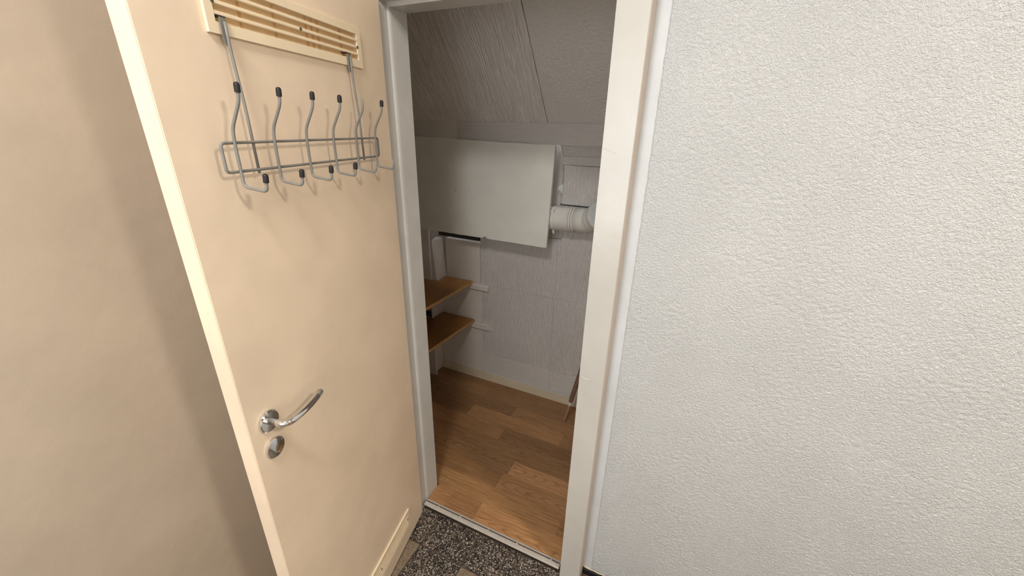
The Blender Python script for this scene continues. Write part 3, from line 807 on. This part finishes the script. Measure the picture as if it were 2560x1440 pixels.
tube('rail', rr([HL(sr,.0245,za), HL(sl_,.0245,za), HL(sl_,.0245,zb_), HL(sr,.0245,zb_)], .008), .0028, M['rod'], hr, 10, closed=True)
def hook_path(s):
    return fillet([HL(s,.0605,1.734), HL(s,.0590,1.7105), HL(s,.0325,1.665), HL(s,.0300,1.640), HL(s,.0300,1.5635), HL(s,.0790,1.5565), HL(s,.0815,1.585)], .010, 6)
def capm(p, d_, ln):
    d_ = d_.normalized()
    return p - d_*.001, d_, [(0,.0036),(.0006,.0050),(ln*.75,.0050),(ln*.92,.0040),(ln,.0018)]
caps = {0: (1, 0), 1: (0, 0), 2: (1, 1), 3: (1, 1), 4: (1, 1), 5: (1, 1)}
for k in range(6):
    s = 0.140 + 0.0935*k
    hp = hook_path(s)
    hk = tube('hook', hp, .0029, M['rod'], hr, 10)
    if caps[k][0]:
        p, d_, pr = capm(hp[0]-(hp[0]-hp[1]).normalized()*.011, hp[0]-hp[1], .0165)
        lathe_along('rubber_cap', p, p+d_, pr, M['cap'], hk, 12)
    if caps[k][1]:
        p, d_, pr = capm(hp[-1]-(hp[-1]-hp[-2]).normalized()*.011, hp[-1]-hp[-2], .0165)
        lathe_along('rubber_cap', p, p+d_, pr, M['cap'], hk, 12)
for s in (0.192, 0.558):
    st = empty('hanger_strap', HL(s, .012, 1.80)); st.parent = hr
    a = Vector(HL(s, .012, 1.80))
    def SL(o_, z, ds=0.0): return HL(s+ds, o_, z) - a
    tube('rod', fillet([SL(.0140,1.836), SL(.0140,1.79), SL(.0200,1.70), SL(.0215,1.5835)], .02, 6), .0027, M['rod'], st, 10)
    bm = bmesh.new()
    # folded sheet plate: tongue shaped front with the hook turned back into the vent slot
    P_ = [(-.0065,1.8425),(.0065,1.8425),(.0065,1.815),(.0052,1.806),(.002,1.800),(-.002,1.800),(-.0052,1.806),(-.0065,1.815)]
    A = [bm.verts.new(SL(.0098, z, x)) for x, z in P_]; B = [bm.verts.new(SL(.0112, z, x)) for x, z in P_]
    bm.faces.new(A[::-1]); bm.faces.new(B)
    for i in range(8): bm.faces.new([A[i], A[(i+1)%8], B[(i+1)%8], B[i]])
    link('plate', bm_mesh('plate', bm), M['rod'], st)
    bm = bmesh.new()
    c_ = [SL(.0112,1.8425,-.0065), SL(.0112,1.8425,.0065), SL(-.016,1.8445,.0065), SL(-.016,1.8445,-.0065)]
    A = [bm.verts.new(p) for p in c_]; B = [bm.verts.new(p+Vector((0,0,.0015))) for p in c_]
    bm.faces.new(A[::-1]); bm.faces.new(B)
    for i in range(4): bm.faces.new([A[i], A[(i+1)%4], B[(i+1)%4], B[i]])
    link('turned_tab', bm_mesh('turned_tab', bm), M['cap'], st)

# ------------------------------------------------------------------ ceiling lamp (out of the picture, gives the light)
cl = empty('ceiling_lamp', (LAMP[0], LAMP[1], HZ))
tag(cl, 'round white ceiling lamp in the hall', 'lamp')
lathe_along('lamp_base', (0,0,-.0005), (0,0,-.1), [(0,.17),(.02,.17),(.03,.16),(.031,.02)], M['white'], cl, 40)
lathe_along('lamp_shade', (0,0,-.0315), (0,0,-.2), [(0,.155),(.06,.155),(.075,.145),(.080,.12)], M['lamp'], cl, 40)

def copy_tree(o, parent=None):
    c = o.copy(); C.objects.link(c)
    if parent: c.parent = parent
    for ch in list(o.children): copy_tree(ch, c)
    return c
c2 = copy_tree(cl); c2.location = (ADDED_LAMP[0], ADDED_LAMP[1], HZ)  # fixture copied for the added lamp
c2['label'] = 'unseen round white ceiling lamp added further along the hall to brighten the door'
cl['label'] = 'round white ceiling lamp in the hall near the closet door'
cl['group'] = c2['group'] = 'ceiling lamps in the hall'
